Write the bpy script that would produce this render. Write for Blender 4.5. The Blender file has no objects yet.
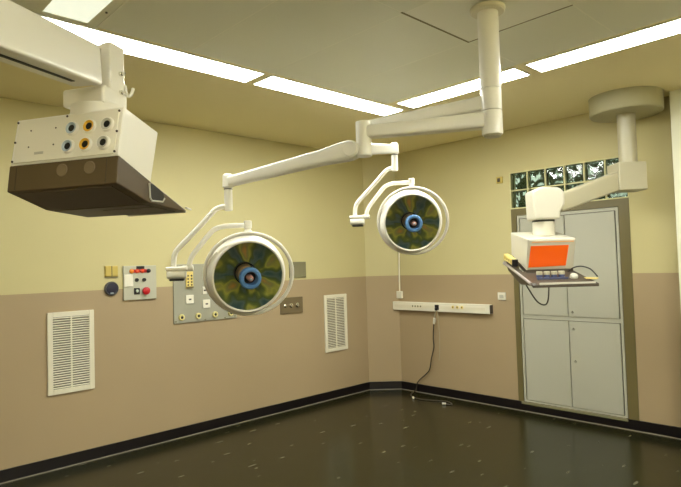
import bpy, bmesh, math, random
from mathutils import Vector, Matrix, Euler
random.seed(7)
SC = bpy.context.scene
COL = SC.collection
PI = math.pi

# ------------------------------------------------------------------ helpers
class MB:
    """collects shapes, then links them as one mesh object"""
    def __init__(self):
        self.bm = bmesh.new()
        self.mi = 0
    def _set(self, faces, smooth=False):
        for f in faces:
            f.material_index = self.mi
            f.smooth = smooth
    def box(self, c, s, R=None, bevel=0.0, seg=2):
        g = bmesh.ops.create_cube(self.bm, size=1.0)
        vs = g['verts']
        for v in vs:
            v.co = Vector((v.co.x * s[0], v.co.y * s[1], v.co.z * s[2]))
        fs = set(f for v in vs for f in v.link_faces)
        if bevel > 0:
            es = list(set(e for v in vs for e in v.link_edges))
            r = bmesh.ops.bevel(self.bm, geom=es, offset=bevel, segments=seg, affect='EDGES', profile=0.5)
            fs = set(f for f in fs if f.is_valid) | set(r['faces'])
            vs = list(set(v for f in fs for v in f.verts))
        M = (R.to_4x4() if R is not None else Matrix.Identity(4))
        for v in vs:
            v.co = M @ v.co + Vector(c)
        self._set(fs)
        return self
    def b2(self, a, b, bevel=0.0, seg=2):
        a, b = Vector(a), Vector(b)
        return self.box((a + b) / 2, [abs(b[i] - a[i]) for i in range(3)], None, bevel, seg)
    def prism(self, poly, axis, lo, hi, bevel=0.0):
        """poly: (u,v) points; axis 0: u=y v=z, axis 1: u=x v=z, axis 2: u=x v=y"""
        def mk(u, v, w):
            return {0: (w, u, v), 1: (u, w, v), 2: (u, v, w)}[axis]
        A = [self.bm.verts.new(mk(u, v, lo)) for u, v in poly]
        B = [self.bm.verts.new(mk(u, v, hi)) for u, v in poly]
        n = len(poly)
        fs = [self.bm.faces.new(A[::-1]), self.bm.faces.new(B)]
        for i in range(n):
            fs.append(self.bm.faces.new((A[i], A[(i + 1) % n], B[(i + 1) % n], B[i])))
        bmesh.ops.recalc_face_normals(self.bm, faces=fs)
        if bevel > 0:
            es = list(set(e for f in fs for e in f.edges))
            r = bmesh.ops.bevel(self.bm, geom=es, offset=bevel, segments=2, affect='EDGES', profile=0.5)
            fs = [f for f in fs if f.is_valid] + r['faces']
        self._set(set(fs))
        return self
    def lathe(self, prof, origin=(0, 0, 0), axis=(0, 0, 1), seg=32, smooth=True, close=False):
        """prof: (radius, height) pairs along the axis"""
        ax = Vector(axis).normalized()
        q = Vector((0, 0, 1)).rotation_difference(ax).to_matrix()
        o = Vector(origin)
        rings = []
        for r, h in prof:
            if r < 1e-6:
                rings.append([self.bm.verts.new(o + q @ Vector((0, 0, h)))])
            else:
                rings.append([self.bm.verts.new(o + q @ Vector((r * math.cos(2 * PI * i / seg), r * math.sin(2 * PI * i / seg), h))) for i in range(seg)])
        if close:
            rings.append(rings[0])
        fs = []
        for a, b in zip(rings, rings[1:]):
            for i in range(seg):
                j = (i + 1) % seg
                if len(a) == 1 and len(b) == 1:
                    continue
                if len(a) == 1:
                    fs.append(self.bm.faces.new((a[0], b[j], b[i])))
                elif len(b) == 1:
                    fs.append(self.bm.faces.new((a[i], a[j], b[0])))
                else:
                    fs.append(self.bm.faces.new((a[i], a[j], b[j], b[i])))
        bmesh.ops.recalc_face_normals(self.bm, faces=fs)
        self._set(fs, smooth)
        return self
    def cyl(self, p0, p1, r0, r1=None, seg=24, bevel=0.0):
        p0, p1 = Vector(p0), Vector(p1)
        r1 = r0 if r1 is None else r1
        L = (p1 - p0).length
        if bevel > 0:
            pr = [(0, 0), (r0 - bevel, 0), (r0, bevel), (r1, L - bevel), (r1 - bevel, L), (0, L)]
        else:
            pr = [(0, 0), (r0, 0), (r1, L), (0, L)]
        return self.lathe(pr, p0, p1 - p0, seg)
    def tube(self, pts, r, seg=12, smooth_path=0, caps=True):
        P = [Vector(p) for p in pts]
        if smooth_path:
            Q = []
            for i in range(len(P) - 1):
                p0 = P[max(i - 1, 0)]; p1 = P[i]; p2 = P[i + 1]; p3 = P[min(i + 2, len(P) - 1)]
                for k in range(smooth_path):
                    t = k / smooth_path
                    Q.append(0.5 * ((2 * p1) + (p2 - p0) * t + (2 * p0 - 5 * p1 + 4 * p2 - p3) * t * t + (3 * p1 - p0 - 3 * p2 + p3) * t ** 3))
            Q.append(P[-1]); P = Q
        n = len(P)
        rs = r if isinstance(r, (list, tuple)) else [r] * n
        T = [(P[min(i + 1, n - 1)] - P[max(i - 1, 0)]).normalized() for i in range(n)]
        up = Vector((0, 0, 1)) if abs(T[0].z) < 0.9 else Vector((1, 0, 0))
        N = (up - T[0] * up.dot(T[0])).normalized()
        rings = []
        for i in range(n):
            N = (N - T[i] * N.dot(T[i])).normalized()
            Bn = T[i].cross(N)
            rings.append([self.bm.verts.new(P[i] + (N * math.cos(2 * PI * k / seg) + Bn * math.sin(2 * PI * k / seg)) * rs[i]) for k in range(seg)])
        fs = []
        for a, b in zip(rings, rings[1:]):
            for k in range(seg):
                fs.append(self.bm.faces.new((a[k], a[(k + 1) % seg], b[(k + 1) % seg], b[k])))
        if caps:
            fs.append(self.bm.faces.new(rings[0][::-1])); fs.append(self.bm.faces.new(rings[-1]))
        bmesh.ops.recalc_face_normals(self.bm, faces=fs)
        self._set(fs, True)
        return self
    def loft(self, sts, up=(0, 0, 1), e=5.0, seg=28):
        """sts: (point, half width, half height); superellipse sections along a path"""
        n = len(sts)
        P = [Vector(s[0]) for s in sts]
        up = Vector(up)
        rings = []
        for i in range(n):
            T = (P[min(i + 1, n - 1)] - P[max(i - 1, 0)]).normalized()
            S = T.cross(up).normalized(); U = S.cross(T)
            ring = []
            for k in range(seg):
                a = 2 * PI * (k + 0.5) / seg
                c, s = math.cos(a), math.sin(a)
                x = math.copysign(abs(c) ** (2 / e), c) * sts[i][1]
                y = math.copysign(abs(s) ** (2 / e), s) * sts[i][2]
                ring.append(self.bm.verts.new(P[i] + S * x + U * y))
            rings.append(ring)
        fs = []
        for a, b in zip(rings, rings[1:]):
            for k in range(seg):
                fs.append(self.bm.faces.new((a[k], a[(k + 1) % seg], b[(k + 1) % seg], b[k])))
        fs.append(self.bm.faces.new(rings[0][::-1])); fs.append(self.bm.faces.new(rings[-1]))
        bmesh.ops.recalc_face_normals(self.bm, faces=fs)
        self._set(fs, True)
        return self
    def torus(self, c, R, r, axis=(0, 0, 1), seg=64, ring=14):
        pr = [(R + r * math.cos(2 * PI * k / ring), r * math.sin(2 * PI * k / ring)) for k in range(ring)]
        return self.lathe(pr, c, axis, seg, True, close=True)
    def build(self, name, mats, parent=None, sharp=35):
        me = bpy.data.meshes.new(name)
        bmesh.ops.remove_doubles(self.bm, verts=self.bm.verts, dist=1e-6)
        for ed in self.bm.edges:
            if len(ed.link_faces) == 2 and ed.calc_face_angle(0) > math.radians(sharp):
                ed.smooth = False
        self.bm.to_mesh(me); self.bm.free()
        for m in (mats if isinstance(mats, (list, tuple)) else [mats]):
            me.materials.append(m)
        o = bpy.data.objects.new(name, me)
        COL.objects.link(o)
        if parent is not None:
            o.parent = parent
        return o

def thing(name, label, cat, loc=(0, 0, 0), rz=0.0, group=None):
    o = bpy.data.objects.new(name, None)
    o.empty_display_size = 0.1
    COL.objects.link(o)
    o.location = loc; o.rotation_euler = (0, 0, rz)
    tag(o, label, cat, group)
    return o

def tag(o, label, cat, group=None):
    o['label'] = label; o['category'] = cat
    if group:
        o['group'] = group
    return o

def struct(o):
    o['kind'] = 'structure'
    return o

# ---------------------------------------------------------------- materials
def mat(name, col, rough=0.5, metal=0.0, var=0.0, scale=6.0, bump=0.0, bscale=60.0, spec=0.5, coat=0.0):
    m = bpy.data.materials.new(name); m.use_nodes = True
    nt = m.node_tree; b = nt.nodes['Principled BSDF']
    b.inputs['Roughness'].default_value = rough
    b.inputs['Metallic'].default_value = metal
    b.inputs['Specular IOR Level'].default_value = spec
    b.inputs['Coat Weight'].default_value = coat
    tc = nt.nodes.new('ShaderNodeTexCoord')
    n = nt.nodes.new('ShaderNodeTexNoise'); n.inputs['Scale'].default_value = scale
    n.inputs['Detail'].default_value = 4
    nt.links.new(tc.outputs['Object'], n.inputs['Vector'])
    mx = nt.nodes.new('ShaderNodeMix'); mx.data_type = 'RGBA'
    k = 1 - var
    mx.inputs[6].default_value = (col[0] * k, col[1] * k, col[2] * k, 1)
    k = 1 + var
    mx.inputs[7].default_value = (min(col[0] * k, 1), min(col[1] * k, 1), min(col[2] * k, 1), 1)
    nt.links.new(n.outputs['Fac'], mx.inputs[0])
    nt.links.new(mx.outputs[2], b.inputs['Base Color'])
    if bump > 0:
        n2 = nt.nodes.new('ShaderNodeTexNoise'); n2.inputs['Scale'].default_value = bscale
        nt.links.new(tc.outputs['Object'], n2.inputs['Vector'])
        bp = nt.nodes.new('ShaderNodeBump'); bp.inputs['Strength'].default_value = bump; bp.inputs['Distance'].default_value = 0.002
        nt.links.new(n2.outputs['Fac'], bp.inputs['Height'])
        nt.links.new(bp.outputs['Normal'], b.inputs['Normal'])
    return m

def emit(name, col, s):
    m = bpy.data.materials.new(name); m.use_nodes = True
    b = m.node_tree.nodes['Principled BSDF']
    b.inputs['Base Color'].default_value = (0.8, 0.8, 0.8, 1)
    b.inputs['Emission Color'].default_value = (*col, 1)
    b.inputs['Emission Strength'].default_value = s
    return m

DADO = 1.398
def wall_paint():
    m = bpy.data.materials.new('two_tone_wall_paint'); m.use_nodes = True
    nt = m.node_tree; b = nt.nodes['Principled BSDF']
    g = nt.nodes.new('ShaderNodeNewGeometry')
    sx = nt.nodes.new('ShaderNodeSeparateXYZ'); nt.links.new(g.outputs['Position'], sx.inputs[0])
    gt = nt.nodes.new('ShaderNodeMath'); gt.operation = 'GREATER_THAN'; gt.inputs[1].default_value = DADO
    nt.links.new(sx.outputs['Z'], gt.inputs[0])
    mx = nt.nodes.new('ShaderNodeMix'); mx.data_type = 'RGBA'
    mx.inputs[6].default_value = (*C_TAUPE, 1); mx.inputs[7].default_value = (*C_YELLOW, 1)
    nt.links.new(gt.outputs[0], mx.inputs[0])
    n = nt.nodes.new('ShaderNodeTexNoise'); n.inputs['Scale'].default_value = 1.3; n.inputs['Detail'].default_value = 3
    nt.links.new(g.outputs['Position'], n.inputs['Vector'])
    mr = nt.nodes.new('ShaderNodeMapRange'); mr.inputs['To Min'].default_value = 0.95; mr.inputs['To Max'].default_value = 1.05
    nt.links.new(n.outputs['Fac'], mr.inputs['Value'])
    hs = nt.nodes.new('ShaderNodeHueSaturation'); nt.links.new(mr.outputs[0], hs.inputs['Value'])
    nt.links.new(mx.outputs[2], hs.inputs['Color']); nt.links.new(hs.outputs[0], b.inputs['Base Color'])
    b.inputs['Roughness'].default_value = 0.55; b.inputs['Specular IOR Level'].default_value = 0.35
    n2 = nt.nodes.new('ShaderNodeTexNoise'); n2.inputs['Scale'].default_value = 45
    nt.links.new(g.outputs['Position'], n2.inputs['Vector'])
    bp = nt.nodes.new('ShaderNodeBump'); bp.inputs['Strength'].default_value = 0.08; bp.inputs['Distance'].default_value = 0.003
    nt.links.new(n2.outputs['Fac'], bp.inputs['Height']); nt.links.new(bp.outputs['Normal'], b.inputs['Normal'])
    return m

def floor_vinyl():
    m = bpy.data.materials.new('dark_speckled_vinyl'); m.use_nodes = True
    nt = m.node_tree; b = nt.nodes['Principled BSDF']
    g = nt.nodes.new('ShaderNodeNewGeometry')
    # short light flecks: voronoi distance on a stretched, warped domain
    def flecks(rot, scale, thr, sx):
        mp = nt.nodes.new('ShaderNodeMapping'); mp.inputs['Rotation'].default_value = (0, 0, rot)
        mp.inputs['Scale'].default_value = (sx, 1, 1)
        nt.links.new(g.outputs['Position'], mp.inputs['Vector'])
        v = nt.nodes.new('ShaderNodeTexVoronoi'); v.inputs['Scale'].default_value = scale
        nt.links.new(mp.outputs[0], v.inputs['Vector'])
        lt = nt.nodes.new('ShaderNodeMath'); lt.operation = 'LESS_THAN'; lt.inputs[1].default_value = thr
        nt.links.new(v.outputs['Distance'], lt.inputs[0])
        n = nt.nodes.new('ShaderNodeTexNoise'); n.inputs['Scale'].default_value = scale * 0.7
        nt.links.new(g.outputs['Position'], n.inputs['Vector'])
        g2 = nt.nodes.new('ShaderNodeMath'); g2.operation = 'GREATER_THAN'; g2.inputs[1].default_value = 0.47
        nt.links.new(n.outputs['Fac'], g2.inputs[0])
        mu = nt.nodes.new('ShaderNodeMath'); mu.operation = 'MULTIPLY'
        nt.links.new(lt.outputs[0], mu.inputs[0]); nt.links.new(g2.outputs[0], mu.inputs[1])
        return mu.outputs[0]
    f1 = flecks(0.5, 9, 0.085, 0.22); f2 = flecks(-0.9, 12, 0.085, 0.25)
    ad = nt.nodes.new('ShaderNodeMath'); ad.operation = 'MAXIMUM'
    nt.links.new(f1, ad.inputs[0]); nt.links.new(f2, ad.inputs[1])
    n = nt.nodes.new('ShaderNodeTexNoise'); n.inputs['Scale'].default_value = 5; n.inputs['Detail'].default_value = 8; n.inputs['Distortion'].default_value = 1.0
    nt.links.new(g.outputs['Position'], n.inputs['Vector'])
    base = nt.nodes.new('ShaderNodeMix'); base.data_type = 'RGBA'
    base.inputs[6].default_value = (*C_FLOOR_A, 1); base.inputs[7].default_value = (*C_FLOOR_B, 1)
    nt.links.new(n.outputs['Fac'], base.inputs[0])
    mx = nt.nodes.new('ShaderNodeMix'); mx.data_type = 'RGBA'
    mx.inputs[7].default_value = (0.12, 0.115, 0.07, 1)
    nt.links.new(ad.outputs[0], mx.inputs[0]); nt.links.new(base.outputs[2], mx.inputs[6])
    nt.links.new(mx.outputs[2], b.inputs['Base Color'])
    b.inputs['Roughness'].default_value = 0.22; b.inputs['Specular IOR Level'].default_value = 0.38
    n3 = nt.nodes.new('ShaderNodeTexNoise'); n3.inputs['Scale'].default_value = 3
    nt.links.new(g.outputs['Position'], n3.inputs['Vector'])
    bp = nt.nodes.new('ShaderNodeBump'); bp.inputs['Strength'].default_value = 0.06; bp.inputs['Distance'].default_value = 0.02
    nt.links.new(n3.outputs['Fac'], bp.inputs['Height']); nt.links.new(bp.outputs['Normal'], b.inputs['Normal'])
    return m

def thin_glass(name, tint, gloss=0.06):
    m = bpy.data.materials.new(name); m.use_nodes = True
    nt = m.node_tree; nt.nodes.remove(nt.nodes['Principled BSDF'])
    out = nt.nodes['Material Output']
    t = nt.nodes.new('ShaderNodeBsdfTransparent'); t.inputs[0].default_value = (*tint, 1)
    gl = nt.nodes.new('ShaderNodeBsdfGlossy'); gl.inputs['Roughness'].default_value = gloss
    fr = nt.nodes.new('ShaderNodeFresnel'); fr.inputs['IOR'].default_value = 1.5
    mx = nt.nodes.new('ShaderNodeMixShader')
    nt.links.new(fr.outputs[0], mx.inputs[0]); nt.links.new(t.outputs[0], mx.inputs[1]); nt.links.new(gl.outputs[0], mx.inputs[2])
    nt.links.new(mx.outputs[0], out.inputs['Surface'])
    return m

def reflector_mat(name, seed):
    """dichroic mirror bowl: coating tints and reflections painted as petal-shaped patches of olive, yellow-green, teal and brown around the axis"""
    m = bpy.data.materials.new(name); m.use_nodes = True
    nt = m.node_tree; b = nt.nodes['Principled BSDF']
    N = nt.nodes.new; K = nt.links.new
    tc = N('ShaderNodeTexCoord'); sp = N('ShaderNodeSeparateXYZ'); K(tc.outputs['Object'], sp.inputs[0])
    def math_(op, a, b_=None, v=None):
        n = N('ShaderNodeMath'); n.operation = op
        K(a, n.inputs[0])
        if b_ is not None: K(b_, n.inputs[1])
        if v is not None: n.inputs[1].default_value = v
        return n.outputs[0]
    ang = math_('ARCTAN2', sp.outputs['Z'], sp.outputs['X'])
    r2 = math_('ADD', math_('MULTIPLY', sp.outputs['X'], sp.outputs['X']), math_('MULTIPLY', sp.outputs['Z'], sp.outputs['Z']))
    rad = math_('SQRT', r2)
    tri = math_('ABSOLUTE', math_('SINE', math_('MULTIPLY', ang, v=3.0)))          # six petals
    cb = N('ShaderNodeCombineXYZ')
    K(math_('MULTIPLY', ang, v=1.6), cb.inputs[0]); K(math_('MULTIPLY', rad, v=8.5), cb.inputs[1]); cb.inputs[2].default_value = seed
    n1 = N('ShaderNodeTexNoise'); n1.inputs['Scale'].default_value = 1.25; n1.inputs['Detail'].default_value = 1.0
    K(cb.outputs[0], n1.inputs['Vector'])
    vo = N('ShaderNodeTexVoronoi'); vo.feature = 'SMOOTH_F1'; vo.inputs['Smoothness'].default_value = 0.25; vo.inputs['Scale'].default_value = 1.15
    K(cb.outputs[0], vo.inputs['Vector'])
    mixf = math_('ADD', math_('MULTIPLY', n1.outputs['Fac'], v=0.55), math_('ADD', math_('MULTIPLY', tri, v=0.22), math_('MULTIPLY', vo.outputs['Distance'], v=0.22)))
    cr = N('ShaderNodeValToRGB'); el = cr.color_ramp.elements
    el[0].position = 0.34; el[0].color = (0.088, 0.175, 0.227, 1)
    el[1].position = 0.76; el[1].color = (0.875, 0.490, 0.175, 1)
    for pos, c in ((0.43, (0.193, 0.280, 0.297, 1)), (0.49, (0.158, 0.210, 0.105, 1)), (0.55, (0.263, 0.315, 0.105, 1)), (0.61, (0.735, 0.700, 0.175, 1)), (0.68, (0.525, 0.490, 0.210, 1))):
        e = el.new(pos); e.color = c
    K(mixf, cr.inputs[0]); K(cr.outputs[0], b.inputs['Base Color'])
    b.inputs['Metallic'].default_value = 0.2; b.inputs['Roughness'].default_value = 0.3
    return m

# paint colours
C_YELLOW = (0.575, 0.51, 0.26)
C_TAUPE = (0.40, 0.302, 0.175)
C_FLOOR_A = (0.0085, 0.0082, 0.002)
C_FLOOR_B = (0.022, 0.021, 0.0055)

M_WALL = wall_paint()
M_FLOOR = floor_vinyl()
M_CEIL = mat('cream_ceiling_paint', (0.90, 0.80, 0.48), 0.6, var=0.03, scale=1.2)
M_PANEL = mat('grey_ceiling_panel', (0.80, 0.80, 0.66), 0.5, var=0.02, scale=2)
M_PANELW = mat('white_ceiling_panel', (0.86, 0.85, 0.72), 0.5, var=0.02, scale=2)
M_SEAM = mat('ceiling_seam', (0.88, 0.87, 0.72), 0.6)
M_SEAMD = mat('dark_ceiling_seam', (0.20, 0.17, 0.07), 0.6)
M_BASE = mat('black_baseboard_vinyl', (0.007, 0.005, 0.006), 0.3, var=0.1)
M_SEAL = mat('pale_floor_sealant', (0.25, 0.22, 0.17), 0.5)
M_CREAM = mat('cream_enamel', (0.88, 0.85, 0.76), 0.32, var=0.02, scale=3, coat=0.2)
M_CREAM2 = mat('aged_cream_enamel', (0.76, 0.71, 0.54), 0.36, var=0.03, scale=3, coat=0.15)
M_SHADOWGAP = mat('dark_rubber_and_shade', (0.02, 0.018, 0.012), 0.6)  # near-black for pads and screws, and for painted shade at the neck
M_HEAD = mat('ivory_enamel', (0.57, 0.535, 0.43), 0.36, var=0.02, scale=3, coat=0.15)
M_AGED_DIM = mat('yellowed_dimmed_enamel', (0.43, 0.395, 0.27), 0.36, var=0.03, scale=3, coat=0.1)  # yellowed enamel, darkened further to hold vignetting in the colour
M_DISCE = mat('dull_cream_paint', (0.40, 0.375, 0.23), 0.5, var=0.03, scale=3)  # older cream, with vignetting darkened into the colour as well
M_WHITE = mat('white_plastic', (0.80, 0.76, 0.62), 0.4)
M_BROWN = mat('brown_moulded_plastic', (0.10, 0.068, 0.032), 0.45, var=0.08, scale=9)
M_BROWND = mat('dark_brown_moulded_plastic', (0.062, 0.046, 0.030), 0.45, var=0.06, scale=9)
M_ORANGE = mat('orange_screen', (1.0, 0.13, 0.005), 0.35)
M_PORANGE = mat('pale_orange_reflection', (0.85, 0.45, 0.18), 0.4)
M_YELLOW = mat('yellow_plastic', (0.78, 0.62, 0.20), 0.4)
M_YPLATE = mat('yellowed_plastic', (0.55, 0.42, 0.10), 0.45)
M_BLUE = mat('blue_rubber_grip', (0.10, 0.24, 0.50), 0.35)
M_DBLUE = mat('dark_blue_plastic', (0.05, 0.06, 0.13), 0.4)
M_LBLUE = mat('pale_blue_plastic', (0.42, 0.50, 0.56), 0.4)
M_LGREY = mat('light_grey_plastic', (0.52, 0.50, 0.42), 0.4)
M_AMBER = mat('amber_plastic', (0.80, 0.45, 0.03), 0.35)
M_BLACK = mat('black_plastic', (0.008, 0.008, 0.010), 0.35)
M_CHROME = mat('chrome', (0.75, 0.73, 0.66), 0.18, metal=1.0)
M_STEEL = mat('brushed_grey_steel', (0.33, 0.32, 0.26), 0.4, metal=0.3, var=0.05, scale=20)
M_GPANEL = mat('grey_painted_steel', (0.34, 0.33, 0.25), 0.45, var=0.04, scale=7)
M_CAB = mat('grey_cabinet_laminate', (0.45, 0.44, 0.35), 0.4, var=0.02, scale=3)
M_CABG = mat('cabinet_shadow_gap', (0.03, 0.028, 0.018), 0.7)
M_OLIVE = mat('olive_painted_frame', (0.15, 0.122, 0.046), 0.45, var=0.05, scale=5)
M_RED = mat('red_plastic', (0.46, 0.012, 0.016), 0.3)
M_REDL = mat('red_indicator_lens', (0.75, 0.08, 0.03), 0.25)
M_ORL = mat('orange_indicator_lens', (0.9, 0.28, 0.04), 0.25)
M_BROWNP = mat('brown_bakelite', (0.16, 0.12, 0.06), 0.4, var=0.05)
M_DGREY = mat('grey_green_plate', (0.22, 0.20, 0.11), 0.5, var=0.05)
M_VENT = mat('white_vent_enamel', (0.76, 0.71, 0.55), 0.45)
M_VENTD = mat('vent_cavity', (0.13, 0.11, 0.065), 0.8)
M_PINK = mat('pink_glass_bulb', (0.62, 0.32, 0.26), 0.15)
M_COPPER = mat('copper_sleeve', (0.85, 0.52, 0.26), 0.35, metal=0.3)
M_CORD = mat('dark_cord_rubber', (0.045, 0.035, 0.022), 0.5)
M_WCORD = mat('grey_cord_rubber', (0.42, 0.38, 0.26), 0.5)
M_TUBE = emit('fluorescent_diffuser', (0.98, 1.0, 0.93), 14.5)
M_TUBE_BOOST = emit('boosted_fluorescent_diffuser', (0.98, 1.0, 0.93), 22.0)  # emission raised to lift the far corner and camera-facing sides
M_SQUARE = emit('square_lamp_diffuser', (0.95, 1.0, 0.80), 0.42)
M_GLASS = thin_glass('lamp_cover_glass', (0.93, 0.95, 0.9), 0.10)
M_REF1 = reflector_mat('dichroic_reflector', 3.1)  # coloured reflections in the bowl are painted into its base colour
M_GROUT = mat('pale_grout', (0.62, 0.58, 0.30), 0.7)

def block_glass():
    m = bpy.data.materials.new('rippled_block_glass'); m.use_nodes = True
    nt = m.node_tree; b = nt.nodes['Principled BSDF']
    b.inputs['Base Color'].default_value = (0.72, 0.86, 0.74, 1)
    b.inputs['Roughness'].default_value = 0.04
    b.inputs['IOR'].default_value = 1.5
    b.inputs['Transmission Weight'].default_value = 1.0
    tc = nt.nodes.new('ShaderNodeTexCoord')
    n = nt.nodes.new('ShaderNodeTexNoise'); n.inputs['Scale'].default_value = 9; n.inputs['Detail'].default_value = 1
    nt.links.new(tc.outputs['Object'], n.inputs['Vector'])
    bp = nt.nodes.new('ShaderNodeBump'); bp.inputs['Strength'].default_value = 0.5; bp.inputs['Distance'].default_value = 0.03
    nt.links.new(n.outputs['Fac'], bp.inputs['Height']); nt.links.new(bp.outputs['Normal'], b.inputs['Normal'])
    return m
M_BLOCK = block_glass()

# ------------------------------------------------------------------- camera
cam_d = bpy.data.cameras.new('camera'); cam = bpy.data.objects.new('camera', cam_d)
COL.objects.link(cam); SC.camera = cam
F = Vector((0.69094671, 0.72191531, 0.03782778)); Rr = Vector((0.72289164, -0.69031303, -0.02992659)); U = Rr.cross(F)
mw = Matrix((Rr, U, -F)).transposed().to_4x4(); mw.translation = (0, 0, 1.55)
cam.matrix_world = mw
cam_d.sensor_fit = 'HORIZONTAL'; cam_d.sensor_width = 36.0; cam_d.lens = 563.4727 / 681 * 36
cam_d.clip_start = 0.02

# ---------------------------------------------------------------- the setting
YA, XB, CE = 4.861, 5.357, 2.911           # left wall, right wall, ceiling
XC, YC = 5.072, 4.579                      # where the cut-off corner starts and ends
X0, Y0 = -1.7, -1.7                        # back of the room
T = 0.15
floor = MB(); floor.b2((X0 - T, Y0 - T, -0.1), (XB + 0.8, YA + T, 0)); struct(floor.build('floor', M_FLOOR))
w = MB(); w.b2((X0 - T, YA, 0), (XC + 0.1, YA + T, CE + 0.1)); struct(w.build('wall_left', M_WALL))
w = MB(); w.prism([(XC, YA), (XB, YC), (XB + 0.10, YC + 0.10), (XC + 0.10, YA + 0.10)], 2, 0, CE + 0.1); struct(w.build('wall_corner', M_WALL))
# right wall, with the cabinet and glass-block opening (y 1.845..3.003, z 0.097..2.455)
OY0, OY1, OZ1 = 1.845, 3.003, 2.455
w = MB()
w.b2((XB, OY1, 0), (XB + T, YC + 0.2, CE + 0.1))
w.b2((XB, Y0 - T, 0), (XB + T, OY0, CE + 0.1))
w.b2((XB, OY0, OZ1), (XB + T, OY1, CE + 0.1))
w.b2((XB, OY0, 0), (XB + T, OY1, 0.085))
struct(w.build('wall_right', M_WALL))
w = MB(); w.b2((X0 - T, Y0 - T, 0), (X0, YA + T, CE + 0.1)); struct(w.build('wall_back', M_WALL))
w = MB(); w.b2((X0, Y0 - T, 0), (XB + T, Y0, CE + 0.1)); struct(w.build('wall_side', M_WALL))
# pilaster at the right edge of the view
p = MB(); p.b2((XB - 0.14, 1.02, 0), (XB, 1.437, CE)); struct(p.build('trim_1', mat('white_pilaster_paint', (0.78, 0.76, 0.58), 0.5)))

ceil = MB(); ceil.b2((X0 - T, Y0 - T, CE), (XB + 0.6, YA + T, CE + 0.1)); CEIL = struct(ceil.build('ceiling', M_CEIL))
# suspended panel field inside the ring of lights
PX = [-0.107, 0.510, 1.127, 1.744, 2.361, 2.984, 3.600]
PY = [-0.80, -0.02, 0.60, 1.262, 1.915, 3.135]
ppl = MB(); wh = MB()
g = 0.003
for i in range(len(PX) - 1):
    for j in range(len(PY) - 1):
        if i == 1 and j == 4:
            continue
        t = wh if (PX[i] == 2.361 and PY[j] == 1.262) else ppl
        t.b2((PX[i] + g, PY[j] + g, CE - 0.005), (PX[i + 1] - g, PY[j + 1] - g, CE - 0.0005), 0.001, 1)
# square-lamp bay: a narrower panel left of it
sf = MB(); sf.b2((PX[0], PY[0], CE - 0.0042), (PX[-1] - 0.001, PY[-1] - 0.001, CE - 0.0002)); struct(sf.build('seam_strip', M_SEAM, CEIL))
struct(ppl.build('panel_field', M_PANEL, CEIL)); struct(wh.build('centre_panel', M_PANELW, CEIL))
s = MB()
s.b2((2.361 - 0.02, 1.915 - 0.006, CE - 0.0065), (2.984 + 0.005, 1.915 + 0.006, CE - 0.002))
s.b2((2.984 - 0.004, 1.262, CE - 0.0065), (2.984 + 0.004, 1.915, CE - 0.002))
struct(s.build('panel_seam', M_SEAMD, CEIL))

# baseboards with a pale sealant line at the floor
def baseboard(name, a, b, n):
    a, b, n = Vector((*a, 0)), Vector((*b, 0)), Vector((*n, 0)).normalized()
    o = MB()
    def pr(mb, th, z0, z1):
        A = [a, b, b + n * th, a + n * th]
        mb.prism([(q.x, q.y) for q in A], 2, z0, z1)
    pr(o, 0.012, 0.004, 0.097); base = struct(o.build(name, M_BASE))
    o = MB(); pr(o, 0.019, 0.0, 0.007); struct(o.build('sealant_line', M_SEAL, base))
baseboard('baseboard_left', (X0, YA), (XC, YA), (0, -1))
baseboard('baseboard_corner', (XC, YA), (XB, YC), (-1, -1))
baseboard('baseboard_right', (XB, YC), (XB, 1.44), (-1, 0))
baseboard('baseboard_side', (XB, 1.02), (XB, Y0), (-1, 0))

# glass-block window above the cabinet
wf = MB()
bw, bz = (OY1 - 0.004 - OY0) / 6, 0.19
WB, WT = 2.08, OZ1
bh = (WT - WB) / 2
gr = 0.012
for i in range(7):
    y = OY0 + (OY1 - OY0) * i / 6
    wf.b2((XB - 0.002, y - gr / 2, WB), (XB + 0.085, y + gr / 2, WT))
for k in range(3):
    z = WB + bh * k
    wf.b2((XB - 0.0015, OY0, z - gr / 2), (XB + 0.0845, OY1, z + gr / 2))
WIN = struct(wf.build('window_1', M_GROUT))
gb0 = MB(); bwid = (OY1 - OY0) / 6 - gr
gb0.box((0, 0, 0), (0.08, bwid, bh - gr), None, 0.012, 3)
gb0 = gb0.build('glass_block', M_BLOCK, WIN); struct(gb0)
first = True
for i in range(6):
    for k in range(2):
        o = gb0 if first else gb0.copy()
        if not first:
            COL.objects.link(o); o.parent = WIN
        first = False
        o.location = (XB + 0.045, OY0 + (OY1 - OY0) * (i + 0.5) / 6, WB + bh * (k + 0.5))

# olive frame around the cabinet
fr = MB()
fr.b2((XB - 0.008, 2.945, 0.085), (XB + 0.12, OY1, WB - gr / 2))
fr.b2((XB - 0.008, OY0, 0.085), (XB + 0.12, 1.935, WB - gr / 2))
fr.b2((XB - 0.008, 1.935, 2.005), (XB + 0.12, 2.945, WB - gr / 2))
struct(fr.build('trim_2', M_OLIVE))

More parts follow.
